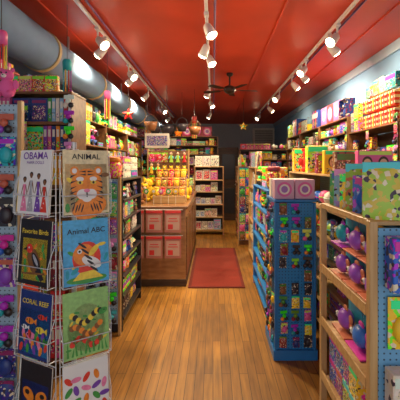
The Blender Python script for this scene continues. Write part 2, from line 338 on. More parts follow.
# ---------------------------------------------------------------- room
XL,XR,Y0,Y1,H=-2.3,2.45,-1.0,14.0,3.2
def floor_mat():
    m,nt,b=nmat('wood_plank_floor');N=nt.nodes;L=nt.links
    tc=N.new('ShaderNodeTexCoord'); mp=N.new('ShaderNodeMapping'); mp.inputs['Rotation'].default_value=(0,0,math.pi/2)
    br=N.new('ShaderNodeTexBrick'); br.inputs['Scale'].default_value=1; br.inputs['Brick Width'].default_value=1.3; br.inputs['Row Height'].default_value=.065; br.inputs['Mortar Size'].default_value=.002
    br.offset=.37; br.inputs['Color1'].default_value=(.36,.17,.022,1); br.inputs['Color2'].default_value=(.24,.105,.013,1); br.inputs['Mortar'].default_value=(.06,.025,.005,1)
    L.new(tc.outputs['Object'],mp.inputs[0]); L.new(mp.outputs[0],br.inputs['Vector'])
    mp2=N.new('ShaderNodeMapping'); mp2.inputs['Scale'].default_value=(14,1,1); no=N.new('ShaderNodeTexNoise'); no.inputs['Scale'].default_value=3; no.inputs['Detail'].default_value=6
    L.new(tc.outputs['Object'],mp2.inputs[0]); L.new(mp2.outputs[0],no.inputs['Vector'])
    no2=N.new('ShaderNodeTexNoise'); no2.inputs['Scale'].default_value=1.6; no2.inputs['Detail'].default_value=4; L.new(tc.outputs['Object'],no2.inputs['Vector'])
    av=N.new('ShaderNodeMath'); av.operation='ADD'; L.new(no.outputs['Fac'],av.inputs[0]); L.new(no2.outputs['Fac'],av.inputs[1])
    hf=N.new('ShaderNodeMath'); hf.operation='MULTIPLY'; hf.inputs[1].default_value=.5; L.new(av.outputs[0],hf.inputs[0])
    mx=N.new('ShaderNodeMix'); mx.data_type='RGBA'; mx.blend_type='MULTIPLY'; mx.inputs[0].default_value=.85
    r=N.new('ShaderNodeValToRGB'); r.color_ramp.elements[0].color=(.45,.4,.34,1); r.color_ramp.elements[1].color=(1.3,1.25,1.15,1); r.color_ramp.elements[0].position=.35; r.color_ramp.elements[1].position=.62
    L.new(hf.outputs[0],r.inputs[0]); L.new(br.outputs['Color'],mx.inputs[6]); L.new(r.outputs[0],mx.inputs[7]); L.new(mx.outputs[2],b.inputs['Base Color'])
    rr=N.new('ShaderNodeMapRange'); rr.inputs['To Min'].default_value=.35; rr.inputs['To Max'].default_value=.65; L.new(no2.outputs['Fac'],rr.inputs['Value']); L.new(rr.outputs[0],b.inputs['Roughness'])
    return m
obj('floor',B().box((XL+XR)/2,(Y0+Y1)/2,-.05,XR-XL+.4,Y1-Y0+.4,.1,floor_mat()),kind='structure')
CEIL=M('red_ceiling_paint',(.62,.05,.01),.5,var=.2,scale=1.5)
obj('ceiling',B().box((XL+XR)/2,(Y0+Y1)/2,H+.05,XR-XL+.4,Y1-Y0+.4,.1,CEIL),kind='structure')
WB=M('blue_wall_paint',(.18,.32,.52),.7,var=.08,scale=2); WL=M('grey_wall_paint',(.4,.45,.5),.7)
obj('wall_left',B().box(XL-.06,(Y0+Y1)/2,H/2,.12,Y1-Y0,H-.002,WB),kind='structure')
obj('wall_right',B().box(XR+.06,(Y0+Y1)/2,H/2,.12,Y1-Y0,H-.002,WB),kind='structure')
obj('wall_back',B().box((XL+XR)/2,Y1+.06,H/2,XR-XL,.12,H-.002,WL),kind='structure')
PT=M('pale_blue_trim',(.3,.4,.52),.5)
obj('trim_1',B().box(XR-.02,(Y0+Y1)/2,H-.07,.04,Y1-Y0,.14,PT),kind='structure')
obj('trim_2',B().box(XL+.02,(Y0+Y1)/2,H-.07,.04,Y1-Y0,.14,PT),kind='structure')
for i,x in enumerate((-1.75,.75,1.9)):
    obj('trim_%d'%(i+3),B().box(x,(Y0+Y1)/2,H-.008,.02,Y1-Y0,.016,CEIL),kind='structure')
# duct
du=obj('ventilation_duct',None,None,(-1.86,0,2.78),label='round blue-grey metal ventilation duct under the ceiling',cat='duct')
DM=M('galvanised_duct',(.15,.25,.42),.75,.0)
for i in range(7):
    y=.6+i*1.6
    obj('duct_section',B().cyl((0,y,0),(0,y+1.55,0),.21,DM,28),du)
    obj('duct_collar',B().cyl((0,y+1.55,0),(0,y+1.6,0),.225,M('duct_band',(.5,.4,.22),.6,.0),28),du)
for i in range(4):
    obj('duct_strap',B().box(0,1.9+i*2.6,.32,.02,.03,.2,METAL),du)
# AC grille
ac=obj('air_conditioner',None,None,(2.0,13.985,2.65),label='white air conditioning unit with slatted grille on the back wall',cat='air conditioner')
obj('ac_housing',B().box(0,-.1,0,.85,.2,.7,WHITE,.02),ac)
g=obj('ac_grille',B().box(0,-.21,0,.7,.01,.55,GREY),ac)
for i in range(8): obj('slat',B().box(0,-.22,-.24+i*.068,.7,.02,.015,WHITE),g)
# ---------------------------------------------------------------- track lights
GLOW=M('lit_bulb',(1,.82,.52),.4,emit=28,var=0)
LW=M('white_lamp_metal',(.75,.74,.7),.3)
CANIN=B().lathe([(.03,0),(.045,-.02),(.055,-.1),(.062,-.15),(.058,-.15),(.05,-.1)],LW,n=16).mesh('lamp_can')
BULB=B().ell(0,0,-.142,.054,.054,.032,GLOW).mesh('bulb')
STEM=B().cyl((0,0,0),(0,0,.1),.012,LW,8).box(0,0,.11,.05,.09,.03,LW).mesh('lamp_stem')
def head(x,y,tx,ty,power,tilt=48):
    o=obj('track_spotlight',None,None,(x,y,H-.17),label='white track spotlight with a lit bulb on the ceiling rail',cat='lamp',group='spotlights on the ceiling rails')
    rz=math.atan2(tx,-ty)
    tl=math.radians(-tilt)
    obj('lamp_stem',STEM,o)
    c=obj('lamp_can',CANIN,o,rot=(tl,0,rz)); obj('bulb',BULB,c)
    l=bpy.data.lights.new('spot_glow','SPOT'); l.energy=power; l.color=(1,.79,.5); l.shadow_soft_size=.05; l.spot_size=math.radians(140); l.spot_blend=.85
    lo=bpy.data.objects.new('spot_glow',l); COL.objects.link(lo); lo.parent=c; lo.location=(0,0,-.2)
for nx,(x,ya,yb) in enumerate(((-1.35,2.2,12),(-.07,1.5,11),(1.42,3.2,12))):
    obj('track_rail',B().box(x,(ya+yb)/2,H-.025,.035,yb-ya,.035,LW),label='long white ceiling rail carrying spotlights',cat='light track')
    obj('electrical_conduit',B().cyl((x+.09,ya-1,H-.02),(x+.09,yb,H-.02),.012,M('purple_conduit',(.15,.06,.2),.5),8),label='thin purple conduit pipe running along the ceiling',cat='pipe')
PW=122
for y,t in ((4.1,1),(4.4,-1),(5.6,1),(5.95,-1),(7.3,-1),(9.2,1),(11,-1)): head(-1.35,y,t,-.5 if t>0 else .2,PW if y<9 else 55)
for y,t in ((3.7,1),(4.3,-1),(4.75,1),(6.9,-1),(8.2,1),(10,-1)): head(-.07,y,t*.8,.6 if t<0 else -.6,PW if y<7.5 else 65,30)
for y,t in ((4.0,-1),(4.3,1),(5.35,-1),(5.7,1),(6.3,1),(7.5,-1),(9,1),(10.6,-1)): head(1.42,y,t,-.5 if t<0 else .2,PW if y<9 else 60)
# ---------------------------------------------------------------- ceiling fan
fan=obj('ceiling_fan',None,None,(.3,6.3,2.9),label='dark ceiling fan with five blades on the red ceiling',cat='fan')
DB=M('bronze_metal',(.07,.05,.04),.35,.5)
obj('downrod',B().cyl((0,0,.06),(0,0,.28),.015,DB,10).lathe([(.06,.3),(.055,.26),(.02,.24)],DB),fan)
obj('motor_housing',B().lathe([(.04,-.07),(.09,-.04),(.11,0),(.1,.05),(.03,.08)],DB,n=20),fan)
BL=MB(); BL.box(.15,0,0,.12,.03,.008,DB); BL.add([(.19,-.045,0),(.48,-.06,-.005),(.52,-.03,-.004),(.52,.03,.006),(.48,.06,.01),(.19,.045,.006)],[[0,1,2,3,4,5]],DARKW); BL.add([(.19,-.045,-.008),(.48,-.06,-.013),(.52,-.03,-.012),(.52,.03,-.002),(.48,.06,.002),(.19,.045,-.002)],[[5,4,3,2,1,0]],DARKW)
bl=BL.mesh('fan_blade')
for i in range(5): obj('fan_blade',bl,fan,rot=(0,0,math.radians(72*i+10)))
# ---------------------------------------------------------------- rug
rg=obj('rug',None,None,(.045,5.45,0),label='dark red rectangular runner rug on the wood floor',cat='rug')
obj('rug_border',B().box(0,0,.006,.72,2.1,.012,M('red_rug',(.12,.012,.006),.95,scale=60,var=.3)),rg)
obj('rug_field',B().box(0,0,.0125,.64,2.02,.002,M('red_rug_field',(.2,.018,.008),.95,scale=60,var=.3)),rg)
# ---------------------------------------------------------------- book spinner
C=Vector((-.67,1.69,0)); AP=.2
sp=obj('book_spinner_rack',None,None,tuple(C),label='white wire spinner rack holding colouring books',cat='rack')
obj('rack_pole',B().cyl((0,0,.03),(0,0,1.66),.012,WIRE,12),sp)
obj('rack_base',B().lathe([(.2,0),(.2,.02),(.05,.045)],GREY,n=24),sp)
ZR=[1.336,1.036,.727,.42,.12]
pk=B()
for z in (0,.085): pk.tube([(-.1,0,z),(-.1,-.035,z),(.1,-.035,z),(.1,0,z)],.0022,WIRE)
for x in (-.1,.1): pk.tube([(x,-.035,0),(x,-.035,.085)],.0022,WIRE)
pk.tube([(-.1,-.035,.085),(-.105,-.02,.14),(-.105,0,.18)],.0018,WIRE); pk.tube([(.1,-.035,.085),(.105,-.02,.14),(.105,0,.18)],.0018,WIRE)
pkm=pk.mesh('wire_pocket')
vw=B()
for x in (-.104,.104): vw.cyl((x,.003,.08),(x,.003,1.6),.0022,WIRE,6)
for z in (.08,.7,1.3,1.6): vw.cyl((-.104,.003,z),(.104,.003,z),.0022,WIRE,6)
for z in (1.6,.08): vw.cyl((0,.003,z),(0,AP-.012,z+.03),.0022,WIRE,6)
vwm=vw.mesh('wire_frame')
for a in (-145,-85,-25,35):
    ar=math.radians(a); n=Vector((math.sin(ar),-math.cos(ar),0))*AP
    fw=obj('wire_frame',vwm,sp,loc=n,rot=(0,0,ar))
    for z in ZR: obj('wire_pocket',pkm,fw,loc=(0,0,z))
def C3(n,c,r=.4): return M(n,c,r,var=.4,scale=55)
pw=M('cover_white',(.72,.71,.7),.4,var=.08); SKB=C3('brown_skin_ink',(.2,.08,.03)); PUR=C3('purple_ink',(.16,.05,.35)); BK=C3('black_ink',(.015,.012,.015))
ORG=C3('orange_ink',(.8,.22,.02)); TEA=C3('teal_ink',(.02,.3,.4)); SKY=C3('sky_ink',(.07,.36,.65)); PGR=C3('pale_green_ink',(.26,.48,.15)); GRN=C3('green_ink',(.05,.28,.05)); CRM=C3('cream_ink',(.7,.6,.36)); BRN=C3('brown_ink',(.2,.08,.02)); PNK=C3('pink_ink',(.75,.2,.35)); DBL=C3('deep_blue_ink',(.015,.03,.16)); RD=C3('red_ink',(.65,.04,.02)); YL=C3('yellow_ink',(.85,.55,.05)); GRY=C3('grey_ink',(.35,.35,.38))
BWd,BHt=.19,.275
def a_dolls(b):
    for i,(x,c,h) in enumerate(((-.06,PNK,.15),(-.02,GRY,.17),(.025,PUR,.165),(.063,RD,.14))):
        b.poly([(x-.02,.012),(x+.02,.012),(x+.006,h*.62),(x+.01,h*.85),(x-.01,h*.85),(x-.006,h*.62)],-.0012,c)
        b.disc(x,h*.97,.008,.011,-.0016,SKB); b.disc(x,h*1.0,.011,.011,-.0013,BK)
        b.poly([(x-.01,h*.84),(x-.02,h*.55),(x-.017,h*.54),(x-.006,h*.78)],-.0015,SKB); b.poly([(x+.006,h*.78),(x+.017,h*.54),(x+.02,h*.55),(x+.01,h*.84)],-.0015,SKB)
        for q in range(3): b.disc(x-.008+.008*q,.03+.02*q,.0035,.0035,-.0018,pw,8)
def a_tiger(b):
    b.poly([(-.088,.01),(.088,.01),(.088,.215),(-.088,.215)],-.0006,C3('pale_orange',(.78,.5,.22)))
    for i in range(12): b.disc(-.08+.0145*i,.03+.16*((i*5)%7)/7,.01,.02,-.0008,(GRN,YL,BRN)[i%3],8,rot=i)
    b.disc(.01,.03,.075,.05,-.0009,ORG,rot=.3)
    b.disc(0,.125,.066,.07,-.0012,ORG); b.disc(-.05,.185,.018,.02,-.0011,ORG); b.disc(.05,.185,.018,.02,-.0011,ORG); b.disc(-.05,.185,.01,.011,-.0014,pw); b.disc(.05,.185,.01,.011,-.0014,pw)
    b.disc(-.018,.085,.024,.022,-.0016,pw); b.disc(.018,.085,.024,.022,-.0016,pw); b.disc(0,.065,.02,.014,-.0015,pw); b.disc(0,.1,.013,.008,-.002,PNK); b.disc(-.028,.15,.016,.01,-.0015,pw); b.disc(.028,.15,.016,.01,-.0015,pw)
    b.poly([(-.002,.072),(.002,.072),(.002,.095),(-.002,.095)],-.002,BK)
    for s in(-1,1):
        b.disc(s*.028,.135,.013,.008,-.0018,YL); b.disc(s*.028,.135,.005,.006,-.0021,BK)
        for k,z in enumerate((.04,.06,.085,.105,.13,.155)):
            P=[(s*.068,z),(s*.066,z+.009),(s*(.036+.004*(k%2)),z+.016)]; b.poly(P if s>0 else P[::-1],-.0019,BK)
        for z in(.165,.178):
            P=[(s*.004,z+.008),(s*.03,z+.004),(s*.004,z)]; b.poly(P[::-1] if s>0 else P,-.0019,BK)
        for k in range(4): b.disc(s*(.02+.012*k),.025+.006*(k%2),.003,.018,-.0019,BK,rot=s*.3)
def a_bird(b):
    b.poly([(-.075,.02),(.075,.02),(.075,.195),(-.075,.195)],-.0006,YL)
    for i in range(14): b.disc(-.068+.0105*i,.03+.15*((i*5)%9)/9,.006,.016,-.0008,(GRN,ORG,BRN)[i%3],8,rot=i*.8)
    b.disc(0,.1,.036,.058,-.0012,BRN,rot=.5); b.disc(-.03,.152,.02,.02,-.0014,RD); b.poly([(-.072,.144),(-.046,.144),(-.046,.158)],-.0016,BK)
    b.poly([(.01,.06),(.045,.02),(.065,.03),(.04,.075)],-.0013,BK); b.disc(.012,.1,.018,.042,-.0016,BK,rot=.6); b.disc(.01,.105,.008,.03,-.0018,GRY,rot=.6); b.disc(-.033,.155,.004,.004,-.002,pw)
    b.poly([(-.07,.04),(.07,.05),(.07,.058),(-.07,.048)],-.0018,BRN)
    for x,z in((-.05,.06),(.05,.07),(-.055,.09),(.05,.16),(.03,.04)): b.disc(x,z,.018,.008,-.001,GRN,rot=x*30)
def a_abc(b):
    b.disc(.0,.02,.085,.018,-.0008,GRN)
    for i in range(10): b.disc(-.08+.018*i,.05+.14*((i*3)%5)/5,.008,.02,-.0007,(TEA,GRN,YL)[i%3],8,rot=i)
    b.disc(0,.11,.06,.07,-.001,RD); b.disc(-.012,.125,.045,.045,-.0013,ORG,rot=.4); b.disc(.02,.09,.045,.022,-.0016,pw,rot=-.5); b.disc(.03,.14,.03,.012,-.0018,YL,rot=.8)
    for k in range(5): b.disc(.03-.012*k,.06+.026*k,.005,.022,-.0017,BK,rot=.9)
    b.disc(-.03,.14,.01,.01,-.002,pw); b.disc(-.03,.14,.005,.005,-.0023,BK); b.poly([(-.06,.02),(.07,.02),(.03,.055),(-.03,.05)],-.0015,YL); b.disc(-.05,.06,.02,.01,-.002,TEA,rot=.7)
def a_reef(b):
    b.poly([(-.085,.015),(.085,.015),(.085,.2),(-.085,.2)],-.0006,C3('reef_blue',(.02,.2,.5)))
    for x,z,c,s in((-.03,.15,ORG,1),(.035,.12,YL,1),(-.02,.09,PNK,1.1),(.04,.175,RD,.8),(-.06,.12,pw,.7),(.05,.08,GRN,.8)):
        b.disc(x,z,.026*s,.014*s,-.0014,c); b.poly([(x+.022*s,z),(x+.042*s,z-.014*s),(x+.042*s,z+.014*s)],-.0013,c); b.disc(x-.016*s,z+.003,.004,.004,-.002,BK)
        b.disc(x,z,.003,.012*s,-.0018,BK)
    for i in range(16): b.disc(-.075+.01*i,.035+.02*((i*3)%4),.01,.02,-.0012-.00005*i,(RD,PNK,ORG,PUR,GRN)[i%5],10,rot=.3*(i%3-1))
def a_snake(b):
    b.disc(0,.12,.08,.1,-.0006,C3('light_lime',(.42,.6,.24)))
    for i in range(14): b.disc(-.075+.0115*i,.04+.17*((i*5)%8)/8,.012,.005,-.0008,(GRN,YL,GRN)[i%3],8,rot=i)
    for k in range(3):
        P=[(-.06+.013*j,.06+.05*k+.02*math.sin(j*.7+k)) for j in range(10)]
        for j,(x,z) in enumerate(P): b.disc(x,z,.012,.013,-.001-.00004*j,(BRN,ORG,BK)[k] if j%2 else (RD,BRN,YL)[k])
    b.disc(.07,.175,.02,.013,-.0024,GRN,rot=.4); b.disc(.075,.178,.003,.003,-.0028,BK)
    for i in range(10): x=-.08+.018*i; b.poly([(x-.003,.01),(x+.006,.01),(x+.01*math.sin(i*2),.07+.02*math.cos(i*3))],-.0018,GRN)
def a_butter(b):
    b.poly([(-.08,.03),(.08,.03),(.08,.195),(-.08,.195)],-.0006,DBL)
    for s in(-1,1): b.disc(s*.038,.14,.036,.026,-.0012,ORG,rot=s*.5); b.disc(s*.028,.085,.024,.024,-.0012,YL); b.disc(s*.045,.148,.014,.01,-.0016,BK); b.disc(s*.028,.08,.01,.012,-.0016,RD)
    b.disc(0,.115,.005,.045,-.0018,BK)
def a_leaf(b):
    for i in range(24):
        b.disc((-.07,-.035,0,.035,.07)[i%5]+.008*math.sin(i*5),.03+.045*(i//5),.022,.011,-.0008-.00005*i,(GRN,RD,PUR,ORG,PNK)[(i*2+i//3)%5],rot=i*.9)
def cbook(fr,z,cover,art,title=None,tm=None,t2=None,tz=.23,tw=.15,lab='colouring book',th=.008):
    x,y,zz=fr.p(0,-.026,z+.004)
    o=obj('coloring_book',None,None,(x,y,zz),(math.radians(-4),0,fr.a),label=lab+' on a wire rack',cat='book',group='colouring books in the spinner rack')
    cv=obj('book_cover',B().box(0,0,BHt/2,BWd,.0012,BHt,cover,.0004).box(0,th,BHt/2,BWd,.0012,BHt,cover,.0004).box(-BWd/2,th/2,BHt/2,.0012,th,BHt,cover,.0004),o)
    obj('page_block',B().box(.001,th/2,BHt/2,BWd-.006,th-.002,BHt-.004,WHITE,.0004),o)
    if art:
        b=B(); art(b); obj('cover_art',b,cv)
    if title: obj('title_lettering',text(title,tw,tm,.034,.01),cv,loc=(0,-.0022,tz))
    if t2: obj('title_lettering',text(t2,tw*.7,tm,.012),cv,loc=(0,-.0022,tz-.02))
def ff(a): return Fr(C.x+math.sin(math.radians(a))*AP,C.y-math.cos(math.radians(a))*AP,0,a)
f1=ff(-25); f2=ff(35)
cbook(f1,ZR[0],pw,a_dolls,'OBAMA',PUR,'PAPER DOLLS',.235,.15,'white paper doll book with dressed figures')
cbook(f1,ZR[1],BK,a_bird,'Favorite Birds',YL,None,.215,.16,'black book with a bird')
cbook(f1,ZR[2],DBL,a_reef,'CORAL REEF',YL,None,.22,.16,'dark blue book with reef fish')
cbook(f1,ZR[3],BK,a_butter,None,None,None,.215,.15,'black book with an orange butterfly')
cbook(f1,ZR[4],TEA,a_leaf,lab='teal book with leaves')
cbook(f2,ZR[0],CRM,a_tiger,'ANIMAL',BK,None,.235,.12,'cream book with an orange tiger face')
cbook(f2,ZR[1],SKY,a_abc,'Animal ABC',BK,None,.215,.16,'sky blue alphabet book')
cbook(f2,ZR[2],PGR,a_snake,None,None,lab='pale green book with snakes')
cbook(f2,ZR[3],pw,a_leaf,None,None,lab='white book with bright leaves')
cbook(f2,ZR[4],PNK,a_butter,lab='pink book with a butterfly')
for z,(cv,ar) in zip(ZR,R.sample([(TEA,a_reef),(RD,a_bird),(PUR,a_butter),(YL,a_snake),(DBL,a_leaf)],5)): cbook(ff(-85),z,cv,ar,lab='picture cover book')
# ---------------------------------------------------------------- left side fixtures
HOOK=B().tube([(0,0,0),(0,-.06,0),(0,-.064,.008)],.002,METAL,5).mesh('peg_hook')
def peg_rack(name,fr,W,Z0,Z1,mat,label,nc,nr,kinds,cols,group,where,near=True,s=1.2,base=True,D=.05,frame=OAK):
    o=obj(name,None,None,tuple(fr.o),(0,0,fr.a),label=label,cat='rack')
    pb=obj('pegboard_panel',B().box(W/2,D/2,(Z0+Z1)/2,W-.04,.012,Z1-Z0,mat),o)
    for x in(.012,W-.012): obj('side_post',B().box(x,D/2,Z1/2+.01,.024,.035,Z1+.02,frame),o)
    if base: obj('rack_foot',B().box(W/2,D/2,.03,W,.3,.06,frame),o)
    cw=(W-.05)/nc; rh=(Z1-Z0-.02)/nr
    for r in range(nr):
        k=R.choice(kinds); c1=R.choice(cols) if cols else R.choice(PAL)
        for c in range(nc):
            if R.random()<.35: k=R.choice(kinds)
            if R.random()<.5: c1=R.choice(cols) if cols else R.choice(PAL)
            u=.025+cw*(c+.5); z=Z0+.01+rh*r; t=T[k]
            sc=min(cw*.97/t['d'][0],rh*.96/t['d'][2],s)
            obj('peg_hook',HOOK,pb,loc=(u,D/2-.006,z+t['d'][2]*sc*.99+.003))
            spawn(k,fr,u,D/2-.012-.5*t['d'][1]*sc-.006,z,sc,c1,near,group,where)
peg_rack('toy_display_rack',Fr(-1.62,2.0,0,0),.52,.15,1.9,PEG,'tall pegboard display rack full of hanging toys',4,10,['blister_pack','snack_bag','ball_pack'],[(n,PD[n]) for n in('purple','turquoise','pink','blue','dark blue','purple','black')],'hanging toys on the tall pegboard rack','on a tall pegboard rack')
for k,c,x in (('plush_bear','pink',-1.19),('toy_fish','turquoise',-1.4),('plush_bear','yellow',-1.57)):
    spawn(k,Fr(x,2.025,0),0,0,1.935,.85,(c,PD[c]),True,None,'sitting on top of a display rack')
f=Fr(-1.75,2.6,0,0); lv=[.1,.38,.64,.9,1.15,1.4,1.65,1.87]
shelving('tall_bookcase',f,.7,.3,2.08,lv,'tall wooden bookcase packed with books and games','bookcase',BROWN,BROWN,DARKW)
fill(f,.7,.3,2.08,lv,['book','spine_book','spine_book','boxed_toy','board_game'],'books and games in the tall bookcase','in a tall bookcase',True,fillf=.98,smin=.9,v0=.004)
row(f,.02,.68,2.1,.13,['flat_box','boxed_toy','tin'],'books and games in the tall bookcase','on a tall bookcase',True,depth=.25)
clip(f,.688,1.5,5); clip(f,.345,1.65,3)
ALL=['boxed_toy','boxed_toy','window_box','board_game','flat_box','candy_jar','plush_bear','toy_ball','figurine','snack_bag','mug','tin','bubble_bottle','blister_pack','book','toy_car','greeting_card','toy_fish','spine_book','portrait_box','ring_box']
for i in range(4):
    f=Fr(-1.84,3.05+i*1.5,0,90); LV=levels(.12,2.2)
    shelving('wall_shelving_unit',f,1.48,.42,2.2,LV,'wooden wall shelving unit crowded with toys and gifts','shelf',BROWN,BROWN,DARKW)
    fill(f,1.48,.42,2.2,LV,ALL,'toys and gifts on the wall shelving','on a crowded wall shelf',i<2,top=.28)
    clip(f,1.468,1.3,7); clip(f,.74,1.5,5)
f=Fr(-.84,3.25,0,90); lv=[.12,.32,.5,.68,.86,1.04,1.22]
shelving('toy_gondola',f,.85,.3,1.4,lv,'low metal gondola shelf with small toys and sweets','shelf',BLK,BLK,GREY)
fill(f,.85,.3,1.4,lv,['candy_jar','toy_ball','boxed_toy','snack_bag','toy_car','figurine','flat_box','tin'],'small toys on the gondola','on a low metal shelf',True,top=.24,v0=.004)
peg_rack('gondola_end_rack',Fr(-1.2,3.17,0,0),.36,.1,1.42,PEG,'white pegboard end rack with hanging packets',3,8,['snack_bag','blister_pack','ball_pack'],None,'packets on the gondola end','on a pegboard end rack',base=False)
f=Fr(-1.3,3.3,0,90); lv=levels(.1,1.75,.16,.26)
shelving('toy_gondola',f,1.0,.3,1.75,lv,'taller wooden gondola shelf with mixed toys','shelf',BROWN,BROWN,DARKW)
fill(f,1.0,.3,1.75,lv,ALL,'mixed toys on the taller gondola','on a tall gondola shelf',True,top=.28)
clip(Fr(-1.6,3.297,0,0),.08,1.0,6); clip(Fr(-1.6,3.297,0,0),.21,1.0,6)
# ---------------------------------------------------------------- counter
ct=obj('shop_counter',None,None,(-1.1,4.45,0),label='long reddish wood shop counter with packets hanging on its front',cat='counter')
obj('counter_body',B().box(.38,1.3,.5,.74,2.56,.98,CHERRY),ct)
obj('counter_top',B().box(.38,1.3,1.01,.8,2.64,.035,BROWN,.008),ct)
obj('counter_plinth',B().box(.38,1.3,.045,.76,2.58,.09,DARKW),ct)
for i in range(4): obj('counter_panel',B().box(.757,.35+i*.63,.5,.012,.55,.75,BROWN),ct)
obj('packet_rail',B().cyl((.02,-.03,.985),(.72,-.03,.985),.006,METAL,8),ct); obj('packet_rail',B().cyl((.02,-.03,.66),(.72,-.03,.66),.006,METAL,8),ct)
for z,n in ((.7,3),(.375,3)):
    for i in range(n):
        spawn('paper_pad',Fr(-1.1,4.45),.125+i*.235,-.042,z,1.03,('pink',(.8,.2,.2)),True,'pink packets on the counter front','hanging on the counter')
cf=Fr(-1.1,4.45)
ds=obj('candy_display_stand',None,None,cf.p(.5,.35,1.03),label='stepped wooden candy display stand on the counter',cat='display stand')
for i in range(3): obj('display_step',B().box(0,i*.12,.05+i*.06,.44,.115,.1+i*.12,OAKH),ds)
for i in range(3):
    for j in range(5): spawn('candy_jar',cf,.33+j*.086,.35+i*.12,1.131+i*.12,.85,R.choice([(n,PD[n]) for n in ('yellow','red','orange','brown')]),True,'jars on the candy stand','on a stepped candy display')
for j in range(7): spawn('lollipop',cf,.05+j*.095,.06,1.029,1.1,R.choice(PAL[:8]),True,'lollipops along the counter','standing on the counter')
for j,(u,v,s) in enumerate(((.1,.3,1.2),(.13,.58,1.3),(.12,.85,1.6),(.38,.86,1.7),(.66,.86,1.5))):
    spawn('plush_bear',cf,u,v,1.029,s,('yellow',PD['yellow']) if j%3 else ('brown',PD['brown']),True,'plush toys on the counter','sitting on the counter')
peg_rack('counter_packet_rack',Fr(-1.06,5.62,1.03,0),.68,.02,.75,BROWN,'wooden counter rack crowded with yellow and orange packets',6,4,['snack_bag','blister_pack','plush_bear','figurine'],[(n,PD[n]) for n in('yellow','orange','yellow','red','brown','lime green','purple')],'packets on the counter rack','on a counter rack',base=False)
row(Fr(-.34,6.0,0,90),0,1.0,1.029,.3,['candy_jar','tin','greeting_card','boxed_toy','window_box'],'goods along the counter','on the counter',True)
cr=obj('cash_register',None,None,cf.p(.25,1.9,1.029),label='dark grey cash register with a small screen',cat='cash register')
obj('register_body',B().box(0,0,.07,.36,.36,.14,BLK,.01),cr); obj('register_drawer',B().box(0,-.185,.05,.32,.012,.07,GREY),cr)
obj('register_keypad',B().box(-.04,-.08,.15,.2,.14,.02,WHITE),cr); obj('register_screen',B().box(.05,.12,.22,.2,.03,.14,BLK).cyl((.05,.12,.14),(.05,.12,.2),.015,BLK),cr)
sg=obj('hanging_sign',None,None,(-1.15,7.2,1.95),label='white notice board hanging on two wires above the counter',cat='sign')
obj('sign_panel',B().box(0,0,.1,.5,.02,.3,WHITE),sg); obj('sign_picture',B().box(0,-.012,.1,.42,.003,.2,ART),sg,color=PD['purple'])
for x in(-.2,.2): obj('sign_wire',B().cyl((x,0,.25),(x,0,1.24),.003,BLK,5),sg)
def hang(kd,x,y,z,c,s=1):
    o=obj(kd,None,None,(x,y,z),label=c+' '+kd.replace('_',' ')+' hanging from the ceiling',cat=kd.split('_')[-1],group=None)
    cc=PD[c]
    if kd=='wicker_basket':
        b=B().lathe([(.09*s,-.1*s),(.13*s,0),(.15*s,.08*s),(.14*s,.08*s),(.12*s,0),(.08*s,-.09*s)],SOL,n=16); obj('basket_bowl',b,o,color=cc)
        hd=[(.14*s*math.cos(a),0,.08*s+.16*s*math.sin(a)) for a in [math.pi*q/8 for q in range(9)]]; obj('basket_handle',B().tube(hd,.008,DRK,6),o,color=cc); top=.24*s
    elif kd=='paper_star':
        P=[]
        for i in range(10):
            r=(.17 if i%2==0 else .075)*s; t=math.pi/2+i*math.pi/5; P.append((r*math.cos(t),r*math.sin(t)))
        V=[(x_,0,z_) for x_,z_ in P]+[(0,-.04*s,0),(0,.04*s,0)]; F=[]
        for i in range(10): F+= [[i,(i+1)%10,10],[(i+1)%10,i,11]]
        obj('star_body',B().add(V,F,SOL),o,color=cc); obj('star_centre',B().ell(0,-.04*s,0,.03*s,.01,.03*s,SEC),o,color=cc); top=.17*s
    else:
        obj('windsock_tube',B().lathe([(.07*s,-.05*s),(.075*s,.1*s),(.06*s,.14*s)],SOL,n=14),o,color=cc)
        for i in range(8):
            t=i*math.pi/4; x_,y_=.065*s*math.cos(t),.065*s*math.sin(t)
            obj('streamer',B().box(x_,y_,-.28*s,.018*s,.002,.46*s,(SEC,SOL,YEL,RED)[i%4],.0005),o,color=cc)
        top=.14*s
    obj('hanging_cord',B().cyl((0,0,top-.01),(0,0,H-z-.002),.003,BLK,5),o)
for a in (('wicker_basket',-1.35,7.6,2.4,'brown',1),('wicker_basket',-1.05,8.0,2.35,'black',1.1),('wicker_basket',-.7,7.9,2.4,'black',.9),('windsock_streamer',-.45,8.4,2.6,'red',.8),('wicker_basket',-1.4,8.5,2.4,'black',1),('wicker_basket',-.4,7.6,2.3,'brown',.9),('paper_star',.75,8.6,2.5,'yellow',.7),
  ('windsock_streamer',-1.5,3.6,2.55,'turquoise',.6),('windsock_streamer',-1.48,4.9,2.5,'pink',.6),('paper_star',-1.5,6.2,2.45,'red',.7),('windsock_streamer',-1.42,2.35,2.38,'pink',.5)): hang(*a)
